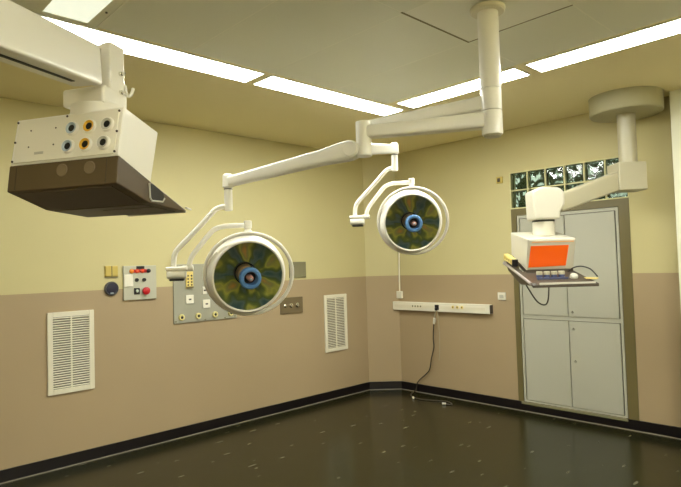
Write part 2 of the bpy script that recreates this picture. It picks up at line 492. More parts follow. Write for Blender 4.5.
# -------------------------------------------------------------- cabinet
cab = thing('built_in_cabinet', 'tall grey four-door cabinet built into the right wall under the glass blocks', 'cabinet', (XB, 2.44, 0.085))
cx = 0.0
def cbox(mb, x0, x1, y0, y1, z0, z1, bev=0.0):   # world numbers -> cabinet-local
    return mb.b2((x0 - XB, y0 - 2.44, z0 - 0.085), (x1 - XB, y1 - 2.44, z1 - 0.085), bev, 2)
b = MB()
b_ = cbox
cbox(b, XB - 0.004, XB + 0.40, 1.940, 1.962, 0.10, 2.0)
cbox(b, XB - 0.004, XB + 0.40, 2.918, 2.940, 0.10, 2.0)
cbox(b, XB - 0.004, XB + 0.40, 1.962, 2.918, 1.972, 2.0)
cbox(b, XB - 0.004, XB + 0.40, 1.962, 2.918, 0.10, 0.116)
cbox(b, XB + 0.002, XB + 0.40, 1.962, 2.918, 0.945, 0.985)
b.build('body', M_CAB, cab)
b = MB(); cbox(b, XB + 0.018, XB + 0.03, 1.963, 2.917, 0.117, 1.971); b.build('inner_gap', M_CABG, cab)
LOCKS = {(1, 1): [(2.400, 1.030)], (1, 0): [(2.398, 0.868), (2.392, 0.560)]}
for iz, (z0, z1) in enumerate(((0.121, 0.940), (0.987, 1.966))):
    for iy, (y0, y1) in enumerate(((2.446, 2.908), (1.973, 2.438))):
        b = MB(); cbox(b, XB - 0.006, XB + 0.016, y0, y1, z0, z1, 0.002)
        d = b.build('door', M_CAB, cab)
        for (ly, lz) in LOCKS.get((iy, iz), []):
            b = MB()
            b.cyl((-0.006, ly - 2.44, lz - 0.085), (-0.022, ly - 2.44, lz - 0.085), 0.012, 0.010, 16, 0.002)
            b.build('lock', M_STEEL, d)
b = MB(); cbox(b, XB - 0.022, XB - 0.002, 1.935, 2.965, 0.075, 0.098, 0.002); b.build('sill_strip', M_DGREY, cab)

# ------------------------------------------------------------ ceiling lights
def light_strip(label, a, b, group='recessed fluorescent strips round the ceiling panels', tube=None):
    (xa, ya), (xb, yb) = a, b
    t = thing('ceiling_light', label, 'ceiling light', ((xa + xb) / 2, (ya + yb) / 2, CE), 0, group)
    hx, hy = abs(xb - xa) / 2, abs(yb - ya) / 2
    m = MB(); fw, dp = 0.012, 0.008
    m.b2((-hx - fw, -hy - fw, -dp), (hx + fw, -hy, 0)); m.b2((-hx - fw, hy, -dp), (hx + fw, hy + fw, 0))
    m.b2((-hx - fw, -hy, -dp), (-hx, hy, 0)); m.b2((hx, -hy, -dp), (hx + fw, hy, 0))
    m.build('frame', M_PANEL, t)
    m = MB(); m.b2((-hx, -hy, -0.0095), (hx, hy, -0.003)); m.build('diffuser', tube or M_TUBE, t)
    return t
light_strip('glowing ceiling strip at top left, running behind the white arm of the gas console', (0.860, 3.172), (2.332, 3.392))
light_strip('glowing ceiling strip along the left wall, ending at the far ceiling corner', (2.415, 3.172), (3.846, 3.392), tube=M_TUBE_BOOST)
light_strip('glowing ceiling strip crossing behind the thick white ceiling column', (3.650, 1.978), (3.858, 3.056), tube=M_TUBE_BOOST)
light_strip('glowing ceiling strip at top right, running out of the picture', (3.650, 0.42), (3.866, 1.878))
light_strip('ceiling strip nearest the camera on the right wall side, out of view', (3.647, -1.14), (3.872, 0.33))
light_strip('added ceiling strip behind the camera, parallel to the right wall, nearer run', (-0.95, -0.60), (-0.72, 1.20), tube=M_TUBE_BOOST)  # this and the next two strips are added to light camera-facing sides
light_strip('added ceiling strip behind the camera, parallel to the left wall, left run', (-0.72, -1.38), (1.40, -1.15), tube=M_TUBE_BOOST)
light_strip('added ceiling strip behind the camera, parallel to the left wall, right run', (1.50, -1.38), (3.60, -1.15), tube=M_TUBE_BOOST)
t = thing('square_ceiling_light', 'square white ceiling lamp in a pale frame at the top left corner', 'ceiling light', (0.90, 2.80, CE))
m = MB()
m.b2((-0.33, -0.325, -0.016), (0.265, -0.285, -0.0), 0.002); m.b2((-0.33, 0.29, -0.016), (0.265, 0.328, -0.0), 0.002)
m.b2((-0.33, -0.285, -0.016), (-0.012, 0.29, -0.0), 0.002); m.b2((0.212, -0.285, -0.016), (0.265, 0.29, -0.0), 0.002)
m.build('frame', M_PANEL, t)
m = MB(); m.b2((-0.012, -0.285, -0.012), (0.212, 0.29, -0.004)); m.build('diffuser', M_SQUARE, t)
m = MB(); m.cyl((0.236, 0.09, -0.016), (0.236, 0.09, -0.021), 0.006); m.build('screw', M_SHADOWGAP, t)
m = MB(); m.b2((0.262, -0.325, -0.019), (0.270, 0.328, 0)); m.build('edge_strip', M_PANELW, t)

# ------------------------------------------------------- central column
CX, CY = 2.640, 1.570
col = thing('ceiling_column', 'thick white vertical column hanging from the middle of the ceiling', 'column', (CX, CY, CE))
m = MB(); m.lathe([(0, -0.012), (0.084, -0.012), (0.092, -0.018), (0.092, -0.034), (0.084, -0.042), (0, -0.042)], seg=40)
m.build('ceiling_collar', M_CREAM2, col)
m = MB(); m.cyl((0, 0, -0.042), (0, 0, -0.452), 0.0545, 0.0545, 40); m.build('shaft', M_CREAM, col)
m = MB(); m.cyl((0, 0, -0.698), (0, 0, -0.709), 0.046, 0.042, 32); m.build('end_cap', M_AGED_DIM, col)

# ------------------------------------------------------- surgical lamps
def head_meshes():
    """lamp head in its own frame: x to the right, y away from the viewer, z up; origin at the lamp's centre"""
    D = {}
    # swinging tubes and swivel block
    m = MB(); m.tube([(-0.116, 0, 0.425), (-0.150, 0, 0.427), (-0.190, 0, 0.414), (-0.222, 0, 0.384), (-0.300, 0, 0.300), (-0.418, 0, 0.180), (-0.442, 0, 0.142), (-0.450, 0, 0.100), (-0.452, 0, 0.050)], 0.0165, 14, 5)
    D['outer_tube'] = (m, M_CREAM)
    m = MB()
    m.loft([((-0.495, 0, 0.052), 0.03, 0.012), ((-0.49, 0, 0.052), 0.04, 0.013), ((-0.372, 0, 0.052), 0.04, 0.013), ((-0.367, 0, 0.052), 0.03, 0.012)], e=4)
    m.loft([((-0.490, 0, 0.016), 0.03, 0.020), ((-0.484, 0, 0.016), 0.042, 0.026), ((-0.385, 0, 0.016), 0.042, 0.026), ((-0.378, 0, 0.016), 0.03, 0.020)], e=3)
    m.cyl((-0.40, 0, 0.052), (-0.335, 0, 0.055), 0.018, 0.018, 20, 0.003)
    D['swivel_block'] = (m, M_CREAM)
    m = MB(); m.box((-0.432, 0, -0.016), (0.085, 0.06, 0.012), None, 0.004)
    D['swivel_pad'] = (m, M_SHADOWGAP)
    m = MB(); m.tube([(-0.358, 0, 0.055), (-0.357, 0, 0.085), (-0.343, 0, 0.122), (-0.320, 0, 0.155), (-0.232, 0, 0.262), (-0.195, 0, 0.292), (-0.145, 0, 0.306), (-0.08, 0, 0.308), (0.0, 0, 0.308)], 0.0155, 14, 5)
    D['inner_tube'] = (m, M_CREAM)
    m = MB(); m.lathe([(0, 0.250), (0.026, 0.250), (0.026, 0.275), (0.020, 0.280), (0.020, 0.288), (0.025, 0.292), (0.025, 0.334), (0.021, 0.338), (0, 0.338)], seg=24)
    D['pivot'] = (m, M_CREAM)
    # yoke ring, its lower edge set further from the viewer
    a = math.radians(21)
    m = MB(); m.torus((0, 0.0, 0.003), 0.268, 0.0125, (0, -math.cos(a), -math.sin(a)), 72, 12)
    D['yoke_ring'] = (m, M_CREAM)
    # lamp housing: bezel, drum, domed back -- axis towards viewer, turned right and down
    ax = Vector((0.19, -1.0, -0.19)).normalized()
    o = Vector((-0.008, 0.0, -0.004))
    m = MB()
    m.lathe([(0.211, 0.030), (0.214, 0.036), (0.221, 0.038), (0.229, 0.030), (0.236, 0.0), (0.246, -0.020), (0.250, -0.055), (0.246, -0.085), (0.225, -0.130), (0.16, -0.175), (0.08, -0.195), (0, -0.2)], o, ax, 64)
    D['lamp_housing'] = (m, M_CREAM)
    m = MB()
    prof = [(0.2125, 0.026)]
    for k in range(1, 8):
        r = 0.212 * (1 - k / 8.0)
        prof.append((max(r, 0.03), 0.026 - 0.150 * (1 - (r / 0.212) ** 2)))
    prof.append((0.0, -0.126))
    m.lathe(prof, o, ax, 22, smooth=False)
    D['reflector'] = (m, M_REF1)
    m = MB(); m.lathe([(0.0, 0.031), (0.212, 0.030)], o, ax, 48)
    D['cover_glass'] = (m, M_GLASS)
    # handle and the bulb cage inside the bowl
    m = MB()
    m.lathe([(0.062, -0.118), (0.071, -0.118), (0.071, -0.075), (0.062, -0.075)], o, ax, 32, close=True)
    D['socket_ring'] = (m, M_BLACK)
    m = MB(); m.cyl(o + ax * -0.120, o + ax * -0.05, 0.056, 0.050, 28); D['bulb_sleeve'] = (m, M_COPPER)
    m = MB()
    m.lathe([(0.040, 0.045), (0.040, 0.095), (0.046, 0.104), (0.058, 0.104), (0.066, 0.096), (0.068, 0.082), (0.063, 0.045)], o, ax, 36, close=True)
    D['handle'] = (m, M_BLUE)
    m = MB(); m.lathe([(0.0, 0.042), (0.041, 0.042)], o, ax, 28); D['handle_core'] = (m, M_BLACK)
    tip = o + ax * 0.042
    m = MB(); m.lathe([(0, 0.07), (0.012, 0.066), (0.019, 0.05), (0.021, 0.0)], tip, ax + Vector((0.02, 0, -0.02)), 20); D['bulb'] = (m, M_PINK)
    m = MB(); m.cyl(tip + ax * 0.062, tip + ax * 0.082, 0.008, 0.006, 12); D['bulb_tip'] = (m, M_LBLUE)
    return D

SUB = {'cover_glass': 'lamp_housing', 'reflector': 'lamp_housing', 'socket_ring': 'lamp_housing', 'bulb_sleeve': 'lamp_housing', 'handle_core': 'handle', 'bulb': 'handle', 'bulb_tip': 'handle', 'swivel_pad': 'swivel_block'}
PROTO = {}
def surgical_lamp(label, hub_z, j_xy, j_z, arm_z, spring, pin_xy, head_loc, head_deg, kr, ah):
    """column hub -> level arm -> joint -> spring arm -> pin -> lamp head"""
    t = thing('surgical_lamp', label, 'surgical lamp', (CX, CY, hub_z[0]), 0, 'round surgical lamps on the ceiling column')
    base = Vector((CX, CY, hub_z[0]))
    L = lambda p: Vector(p) - base
    m = MB(); m.cyl(L((CX, CY, hub_z[0])), L((CX, CY, hub_z[1])), 0.0545, 0.0545, 40, 0.003); m.build('hub', M_CREAM, t)
    jx = Vector((j_xy[0], j_xy[1], arm_z)); c0 = Vector((CX, CY, arm_z))
    dr = (jx - c0).normalized()
    m = MB(); m.loft([(L(c0 + dr * 0.040), 0.042, ah), (L(c0 + dr * 0.12), 0.041, ah * 0.97), (L(jx - dr * 0.02), 0.036, ah * 0.86)], e=5)
    m.build('support_arm', M_CREAM, t)
    m = MB(); m.cyl(L((j_xy[0], j_xy[1], j_z[0])), L((j_xy[0], j_xy[1], j_z[1])), 0.044, 0.044, 32, 0.004); m.build('joint', M_CREAM, t)
    m = MB(); m.loft(spring_pts(spring, L), e=4); sp = m.build('spring_arm', M_CREAM, t)
    kn = spring[0][0]
    sd = (Vector(spring[-1][0]) - Vector(kn)); sd.z = 0; sd.normalize(); side = Vector((sd.y, -sd.x, 0))
    m = MB(); m.cyl(L(Vector(kn) - side * kr * 0.95), L(Vector(kn) + side * kr * 0.95), kr, kr, 32, 0.010); m.build('knuckle', M_CREAM, t)
    pz0, pz1, knob = pin_xy[2], pin_xy[3], pin_xy[4]
    m = MB()
    m.cyl(L((pin_xy[0], pin_xy[1], pz1)), L((pin_xy[0], pin_xy[1], pz1 + 0.09)), 0.034, 0.032, 24, 0.010)
    m.build('end_joint', M_CREAM, t)
    m = MB(); m.cyl(L((pin_xy[0], pin_xy[1], pz0)), L((pin_xy[0], pin_xy[1], pz1 + 0.01)), 0.025, 0.025, 24, 0.004); m.build('pin', M_CREAM, t)
    m = MB(); m.lathe([(0.0255, -0.003), (0.0275, 0.0), (0.0255, 0.003)], L((pin_xy[0], pin_xy[1], pz1 - 0.005)), (0, 0, 1), 24); m.build('pin_seam', M_SHADOWGAP, t)
    made = {}
    hl = L(head_loc)
    def put(key):
        par = made[SUB[key]] if key in SUB else t
        if key in PROTO:
            o = PROTO[key].copy(); COL.objects.link(o)
        else:
            mb, mt = HD[key]; o = mb.build(key, mt); PROTO[key] = o
        o.parent = par
        o.matrix_parent_inverse = Matrix.Identity(4)
        if key not in SUB:
            o.location = hl; o.rotation_euler = (0, 0, math.radians(head_deg))
        else:
            o.location = (0, 0, 0); o.rotation_euler = (0, 0, 0)
        made[key] = o
    HDk = list(HD_KEYS)
    for k in HDk:
        if k not in SUB: put(k)
    for k in HDk:
        if k in SUB: put(k)
    return t

def spring_pts(spring, L):
    return [(L(p), hw, hh) for p, hw, hh in spring]
HD = head_meshes(); HD_KEYS = list(HD.keys())
def pt(a, b, k):
    return tuple(Vector(a).lerp(Vector(b), k))
K1, E1 = (2.254, 2.236, 2.198), (1.914, 2.988, 2.085)
surgical_lamp('nearer and larger-looking round surgical lamp, hanging in front of the grey gas outlet panel',
              (2.212, 2.338), (2.290, 2.177), (2.155, 2.354), 2.292,
              [(K1, 0.045, 0.056), (pt(K1, E1, 0.08), 0.044, 0.055), (pt(K1, E1, 0.22), 0.040, 0.045), (pt(K1, E1, 0.45), 0.038, 0.041), (pt(K1, E1, 0.985), 0.034, 0.032)],
              (1.912, 2.992, 1.905, 2.045, 0), (2.0083, 2.9284, 1.5040), -34.4, 0.049, 0.043)
K2, E2 = (2.515, 2.375, 2.260), (3.335, 2.850, 2.440)
surgical_lamp('farther and smaller-looking round surgical lamp, hanging in front of the far corner',
              (2.340, 2.458), (2.488, 2.360), (2.215, 2.424), 2.387,
              [(K2, 0.036, 0.036), (pt(K2, E2, 0.1), 0.036, 0.036), (pt(K2, E2, 0.98), 0.036, 0.034)],
              (3.342, 2.852, 2.268, 2.400, 0), (3.447, 2.778, 1.870), -51.2, 0.036, 0.039)

# ------------------------------------------- gas console on the left arm
GA = math.radians(-60.7)
W_ = Vector((math.cos(GA), math.sin(GA), 0)); D_ = Vector((-math.sin(GA), math.cos(GA), 0))
GP = Vector((0.757, 1.865, 1.845))
gc = thing('gas_supply_console', 'white and brown console with six round gas outlets hanging at upper left', 'medical console', GP, GA, )
X1 = -0.462
m = MB(); m.prism([(0.012, 0.097), (0.046, 0.270), (0.240, 0.222), (0.190, 0.028)], 0, X1, 0.0, 0.004); box = m.build('white_case', M_CREAM, gc)
# front plate of the case follows the leaning front face
fdir = Vector((0, 0.034, 0.173)).normalized(); fn = Vector((0, -0.173, 0.034)).normalized()
def fpt(x, s, off=0.0):                  # x along the face, s up the face (metres)
    return Vector((x, 0.012, 0.097)) + fdir * s + fn * off
Rf = Matrix((Vector((1, 0, 0)), -fn, fdir)).transposed()
m = MB(); m.box(fpt((X1) / 2, 0.087, 0.002), (0.432, 0.006, 0.164), Rf, 0.002); fp = m.build('outlet_plate', mat('ivory_plate', (0.82, 0.78, 0.66), 0.4), box)
for (x, s) in ((X1 + 0.012, 0.162), (-0.012, 0.160), (X1 + 0.012, 0.012), (-0.012, 0.012), (X1 / 2, 0.164), (-0.012, 0.085), (X1 + 0.012, 0.085)):
    mm = MB(); mm.cyl(fpt(x, s, 0.004), fpt(x, s, 0.0075), 0.0042, 0.004, 10); mm.build('plate_screw', M_BROWND, box)
for (x, s) in ((-0.385, 0.125), (-0.275, 0.125), (-0.385, 0.062), (-0.275, 0.062)):
    mm = MB(); mm.cyl(fpt(x, s, 0.004), fpt(x, s, 0.0065), 0.0034, 0.003, 10); mm.build('rivet', M_BROWND, box)
mm = MB(); mm.box(fpt(-0.335, 0.036, 0.0055), (0.040, 0.002, 0.009), Rf, 0.0005); mm.build('name_plate', M_LGREY, box)
k = 0
for s in (0.113, 0.047):
    for x, rim in ((-0.200 - (0.113 - s) * 0.10, M_LBLUE), (-0.126 - (0.113 - s) * 0.10, M_AMBER), (-0.052 - (0.113 - s) * 0.10, M_LGREY)):
        c = fpt(x, s, 0.004); a = fn
        mb = MB(); mb.lathe([(0.0, 0.0), (0.0225, 0.0), (0.0225, 0.010), (0.020, 0.013), (0.013, 0.009), (0.013, 0.004), (0, 0.004)], c, a, 28)
        o = mb.build('gas_outlet', rim, gc)
        o['label'] = ('amber gas outlet' if rim is M_AMBER else 'pale blue gas outlet' if rim is M_LBLUE else 'light grey gas outlet')
        mb = MB(); mb.lathe([(0.0195, 0.0115), (0.0245, 0.0115), (0.0255, 0.004), (0.0255, 0.0), (0.022, 0.0)], c, a, 28); mb.build('outer_rim', M_CREAM, o)
        mb = MB(); mb.lathe([(0.0, 0.0085), (0.0125, 0.0085)], c, a, 20); mb.build('socket_hole', M_BLACK, o)
# brown lower shell
m = MB()
m.prism([(0.0, 0.0), (0.012, 0.096), (0.190, 0.027), (0.420, -0.058), (0.400, -0.062), (0.175, -0.050)], 0, X1 - 0.004, 0.004, 0.004)
sh = m.build('brown_shell', M_BROWN, gc)
m = MB()
def under(t):                             # underside height
    return -0.050 * t / 0.175 if t < 0.175 else -0.050 - 0.012 * (t - 0.175) / 0.225
for (t0, t1, x0, x1, dz) in ((0.015, 0.165, X1 + 0.030, -0.03, 0.003), (0.185, 0.235, X1 + 0.03, -0.03, 0.004), (0.25, 0.39, X1 + 0.20, -0.03, 0.003)):
    m.prism([(t0, under(t0) - dz), (t1, under(t1) - dz), (t1, under(t1) + 0.005), (t0, under(t0) + 0.005)], 0, x0, x1, 0.001)
m.build('underside_panel', mat('floor_lit_brown_plastic', (0.13, 0.10, 0.078), 0.5), sh)  # paler than the shell, putting floor bounce into the colour
M_DISC = mat('brown_disc_plastic', (0.19, 0.14, 0.08), 0.45)
for x in (-0.228, -0.112):
    q0 = Vector((x, 0.0072, 0.062)); m = MB(); m.cyl(q0 + Vector((0, 0.004, 0)), q0 + Vector((0, -0.0035, 0.0004)), 0.023, 0.022, 28, 0.0012); m.build('blanking_disc', M_DISC, sh)
for x in (-0.045, X1 + 0.03):
    m = MB(); m.prism([(-0.0008, 0.004), (0.010, 0.090), (0.014, 0.090), (0.004, 0.004)], 0, x, x + 0.0025); m.build('shell_seam', M_BROWND, sh)
hp = [(0.172, 0.022), (0.200, 0.020), (0.256, -0.004), (0.264, -0.024), (0.252, -0.038), (0.186, -0.041), (0.176, -0.030)]
m = MB(); m.prism(hp, 0, 0.003, 0.0065, 0.001); m.build('grip_recess', M_SHADOWGAP, sh)
m = MB(); m.tube([Vector((0.006, y, z)) for y, z in hp[3:] + hp[:1]], 0.0035, 8); m.build('grip_lip', M_LGREY, sh)
m = MB(); m.tube([(0.012, 0.40, -0.048), (0.012, 0.435, -0.052)], 0.004, 8); m.build('rail_end', M_WHITE, sh)
m = MB(); m.tube([(X1 + 0.19, 0.412, -0.064), (0.0, 0.417, -0.062)], 0.0035, 8); m.build('edge_rail', M_LGREY, sh)
# hinge block, collar and the long arm
m = MB()
m.b2((-0.290, 0.075, 0.305), (-0.105, 0.205, 0.372), 0.012, 3)
m.build('neck_block', M_CREAM, gc)
m = MB(); m.lathe([(0, 0.235), (0.098, 0.235), (0.102, 0.262), (0.094, 0.285), (0.092, 0.31), (0, 0.31)], (-0.185, 0.140, 0), (0, 0, 1), 40); m.build('neck_collar', M_CREAM, gc)
m = MB()
m.b2((-0.150, 0.115, 0.300), (-0.108, 0.192, 0.540), 0.005); m.b2((-0.235, 0.170, 0.365), (-0.112, 0.190, 0.538), 0.005); m.b2((-0.215, 0.118, 0.522), (-0.114, 0.188, 0.537), 0.004)
m.build('hinge_bracket', M_CREAM, gc)
for z in (0.435, 0.365):
    m = MB(); m.cyl((-0.109, 0.165, z), (-0.097, 0.165, z), 0.009, 0.008, 14, 0.002); m.cyl((-0.097, 0.165, z), (-0.085, 0.165, z), 0.004, 0.004, 10); m.build('bolt', M_CHROME, gc)
m = MB(); m.tube([(-0.108, 0.190, 0.400), (-0.104, 0.190, 0.388), (-0.101, 0.190, 0.368), (-0.090, 0.190, 0.356), (-0.077, 0.190, 0.364), (-0.070, 0.190, 0.384)], 0.006, 10, 4); m.build('cable_hook', M_CREAM, gc)
Gi = Matrix.Rotation(-GA, 3, 'Z')
def gl(p):
    return Gi @ (Vector(p) - GP)
A0, A1 = gl((0.732, 2.036, 2.280)), gl((-0.042, 1.395, 2.170))
m = MB(); m.loft([(A0, 0.050, 0.066), (A0.lerp(A1, 0.02), 0.055, 0.070), (A0.lerp(A1, 0.5), 0.055, 0.071), (A1, 0.055, 0.071)], e=14, seg=44); arm = m.build('support_arm', M_CREAM, gc)
up = Vector((0, 0, 1)); ad = (A1 - A0).normalized(); sd = ad.cross(up).normalized()
dn = sd.cross(ad).normalized() * -1
if dn.z > 0: dn = -dn
m = MB(); q0, q1 = A0.lerp(A1, 0.10) + dn * 0.0705, A0.lerp(A1, 0.98) + dn * 0.0715
m.loft([(q0, 0.008, 0.002), (q1, 0.008, 0.002)], e=6); m.build('cable_slot', M_SHADOWGAP, arm)
pc = gl((-0.042, 1.395, 0))
m = MB(); m.cyl((pc.x, pc.y, 2.08 - GP.z), (pc.x, pc.y, CE - GP.z), 0.085, 0.085, 32); m.build('ceiling_post', M_CREAM, gc)

# --------------------------------------------- monitor console on the right
MA = math.radians(-43.68); MP = Vector((4.1812, 2.2363, 1.4605))
mc = thing('monitor_console', 'white boxy console with an orange front panel hanging before the grey cabinet', 'medical console', MP, MA)
Mi = Matrix.Rotation(-MA, 3, 'Z')
def ml(p):
    return Mi @ (Vector(p) - MP)
WX = 0.378
m = MB(); m.prism([(0.0, 0.0), (-0.079, 0.245), (0.366, 0.326), (0.364, 0.131)], 0, 0.0, WX, 0.008); case = m.build('case', M_HEAD, mc)
f2 = Vector((0, -0.079, 0.245)).normalized(); n2 = Vector((0, -0.245, -0.079)).normalized()
Rm = Matrix((Vector((1, 0, 0)), -n2, f2)).transposed()
def mpt(x, s, off=0.0):
    return f2 * s + n2 * off + Vector((x, 0, 0))
m = MB(); m.box(mpt(WX / 2, 0.128, 0.001), (WX - 0.016, 0.008, 0.24), Rm, 0.003); m.build('front_bezel', M_HEAD, case)
m = MB()
for k_, (xa, sa) in enumerate(()):
    pass
# orange panel: slightly narrower at the foot, drawn as a bevelled slab
bm_pts = [(0.014, 0.026), (0.312, 0.036), (0.322, 0.205), (0.024, 0.203)]
A = [m.bm.verts.new(mpt(x, s, 0.004)) for x, s in bm_pts]; B = [m.bm.verts.new(mpt(x, s, 0.009)) for x, s in bm_pts]
fs = [m.bm.faces.new(A[::-1]), m.bm.faces.new(B)] + [m.bm.faces.new((A[i], A[(i + 1) % 4], B[(i + 1) % 4], B[i])) for i in range(4)]
bmesh.ops.recalc_face_normals(m.bm, faces=fs)
m.build('orange_panel', M_ORANGE, case)
m = MB(); m.box(mpt(0.195, 0.234, 0.005), (0.33, 0.003, 0.009), Rm, 0.001); m.build('orange_reflection', M_PORANGE, case)  # orange reflection on the top fascia, painted as a thin strip
# brown tray with its left wing
m = MB(); m.prism([(0.36, 0.075), (-0.285, -0.088), (-0.300, -0.112), (-0.02, -0.108), (0.30, 0.000)], 0, -0.055, -0.018, 0.003)
m.bm.verts.ensure_lookup_table()
tv = [(-0.02, 0.02), (WX + 0.01, 0.02), (0.440, -0.300), (-0.05, -0.295)]
def trz(y): return -0.012 + (y - 0.02) * 0.29
A = [m.bm.verts.new((x, y, trz(y) - 0.022)) for x, y in tv]; B = [m.bm.verts.new((x, y, trz(y))) for x, y in tv]
fs = [m.bm.faces.new(A[::-1]), m.bm.faces.new(B)] + [m.bm.faces.new((A[i], A[(i + 1) % 4], B[(i + 1) % 4], B[i])) for i in range(4)]
bmesh.ops.recalc_face_normals(m.bm, faces=fs)
m.prism([(0.0, 0.0), (0.0, -0.03), (0.30, 0.075), (0.30, 0.105)], 0, 0.0, WX)
tray = m.build('tray', M_BROWND, mc)
m = MB(); m.tube([(-0.062, 0.36, 0.060), (-0.062, -0.285, -0.094)], 0.011, 12); m.tube([(-0.062, 0.37, 0.062), (-0.062, 0.33, 0.052)], 0.016, 12); m.build('side_rail', mat('pale_lilac_metal', (0.62, 0.58, 0.56), 0.3, metal=0.5), mc)
m = MB(); m.b2((0.00, -0.297, -0.107), (0.42, -0.290, -0.090), 0.002); m.build('front_lip', M_LGREY, tray)
for (x) in (0.058, 0.115, 0.172, 0.229):
    y = -0.135; z = trz(y)
    m = MB(); m.lathe([(0, 0), (0.020, 0), (0.020, 0.022), (0.024, 0.024), (0.024, 0.046), (0.020, 0.050), (0, 0.050)], (x, y, z), (0, 0, 1), 20)
    o = m.build('dial_knob', M_AGED_DIM, mc)
    m = MB(); m.lathe([(0.0205, 0.001), (0.0245, 0.004), (0.0245, 0.018), (0.0205, 0.022)], (x, y, z), (0, 0, 1), 20); m.build('knob_base', M_DBLUE, o)
m = MB(); m.b2((0.025, -0.186, trz(-0.175) - 0.002), (0.262, -0.162, trz(-0.175) + 0.014), 0.003); m.build('blue_strip', M_DBLUE, tray)
m = MB(); m.lathe([(0, 0), (0.030, 0), (0.030, 0.022), (0.024, 0.030), (0, 0.030)], (0.312, -0.16, trz(-0.16)), (0, -0.5, 0.8), 24); o = m.build('grey_dial', M_LGREY, mc); o['label'] = 'large grey dial'
m = MB(); m.prism([(0.385, -0.05), (0.405, -0.05), (0.452, -0.27), (0.430, -0.285), (0.395, -0.20)], 2, trz(-0.27) + 0.022, trz(-0.27) + 0.034, 0.002); m.build('yellow_tab', M_YELLOW, mc)
m = MB(); m.tube([(0.33, -0.02, -0.016), (0.36, -0.05, 0.012), (0.40, -0.10, 0.022), (0.435, -0.18, 0.0), (0.45, -0.26, -0.055)], 0.005, 8, 5); m.build('tray_cable', M_BLACK, mc)
# yellow socket block on the left side
R20 = Matrix.Rotation(math.radians(12.5), 3, 'X')
m = MB(); m.box((-0.060, 0.205, 0.092), (0.040, 0.25, 0.050), R20, 0.005); yb = m.build('socket_block', M_YELLOW, mc)
for q in range(4):
    c = Vector((-0.080, 0.205, 0.092)) + R20 @ Vector((0, -0.085 + 0.055 * q, 0.002))
    m = MB(); m.cyl(c + Vector((0.001, 0, 0)), c + Vector((-0.004, 0, 0)), 0.013, 0.012, 14); m.build('socket', M_YPLATE, yb)
m = MB(); c = Vector((-0.060, 0.085, 0.062)); m.box(c, (0.046, 0.018, 0.06), R20, 0.003); m.build('block_end', M_BLACK, yb)
# hanging cable loop
m = MB(); m.tube([(-0.04, -0.10, -0.105), (-0.015, -0.10, -0.15), (0.03, -0.10, -0.225), (0.07, -0.10, -0.262), (0.108, -0.10, -0.268), (0.128, -0.10, -0.235), (0.138, -0.10, -0.16), (0.140, -0.10, -0.06)], 0.0055, 8, 6)
m.build('cable_loop', M_CORD, mc)
# neck, head block, arm, post and ceiling disc
nk = ml((4.427, 2.195, 0)); 
m = MB(); m.cyl((nk.x, nk.y, 1.735 - MP.z), (nk.x, nk.y, 1.862 - MP.z), 0.088, 0.088, 36, 0.003); m.build('neck_collar', M_HEAD, mc)
m = MB(); m.cyl((nk.x, nk.y, 1.852 - MP.z), (nk.x, nk.y, 1.868 - MP.z), 0.0885, 0.0885, 36); m.build('neck_shadow', M_SHADOWGAP, mc)  # black ring drawn for the thin shadow above the collar
m = MB(); m.prism([(nk.x - 0.105, 1.868 - MP.z), (nk.x + 0.105, 1.868 - MP.z), (nk.x + 0.108, 1.93 - MP.z), (nk.x + 0.150, 1.99 - MP.z), (nk.x + 0.145, 2.09 - MP.z), (nk.x + 0.105, 2.125 - MP.z), (nk.x - 0.04, 2.135 - MP.z), (nk.x - 0.112, 2.105 - MP.z)], 1, nk.y - 0.105, nk.y + 0.105, 0.016)
m.build('head_block', M_HEAD, mc)
B0, B1 = ml((4.500, 2.115, 1.996)), ml((5.02, 1.775, 2.205))
m = MB(); m.loft([(B0, 0.062, 0.070), (B0.lerp(B1, 0.1), 0.068, 0.073), (B1, 0.070, 0.078)], e=9, seg=36); m.build('support_arm', M_AGED_DIM, mc)
pb = ml((5.070, 1.735, 0))
m = MB(); m.b2((pb.x - 0.135, pb.y - 0.105, 2.10 - MP.z), (pb.x + 0.10, pb.y + 0.105, 2.335 - MP.z), 0.008); m.build('post_bracket', M_AGED_DIM, mc)
m = MB(); m.cyl((pb.x, pb.y, 2.335 - MP.z), (pb.x, pb.y, 2.79 - MP.z), 0.072, 0.072, 32); m.build('ceiling_post', M_AGED_DIM, mc)
m = MB(); m.lathe([(0, 2.755 - MP.z), (0.277, 2.755 - MP.z), (0.285, 2.765 - MP.z), (0.285, CE - 0.006 - MP.z), (0.288, CE - MP.z), (0, CE - MP.z)], (pb.x, pb.y, 0), (0, 0, 1), 64); m.build('ceiling_disc', M_DISCE, mc)

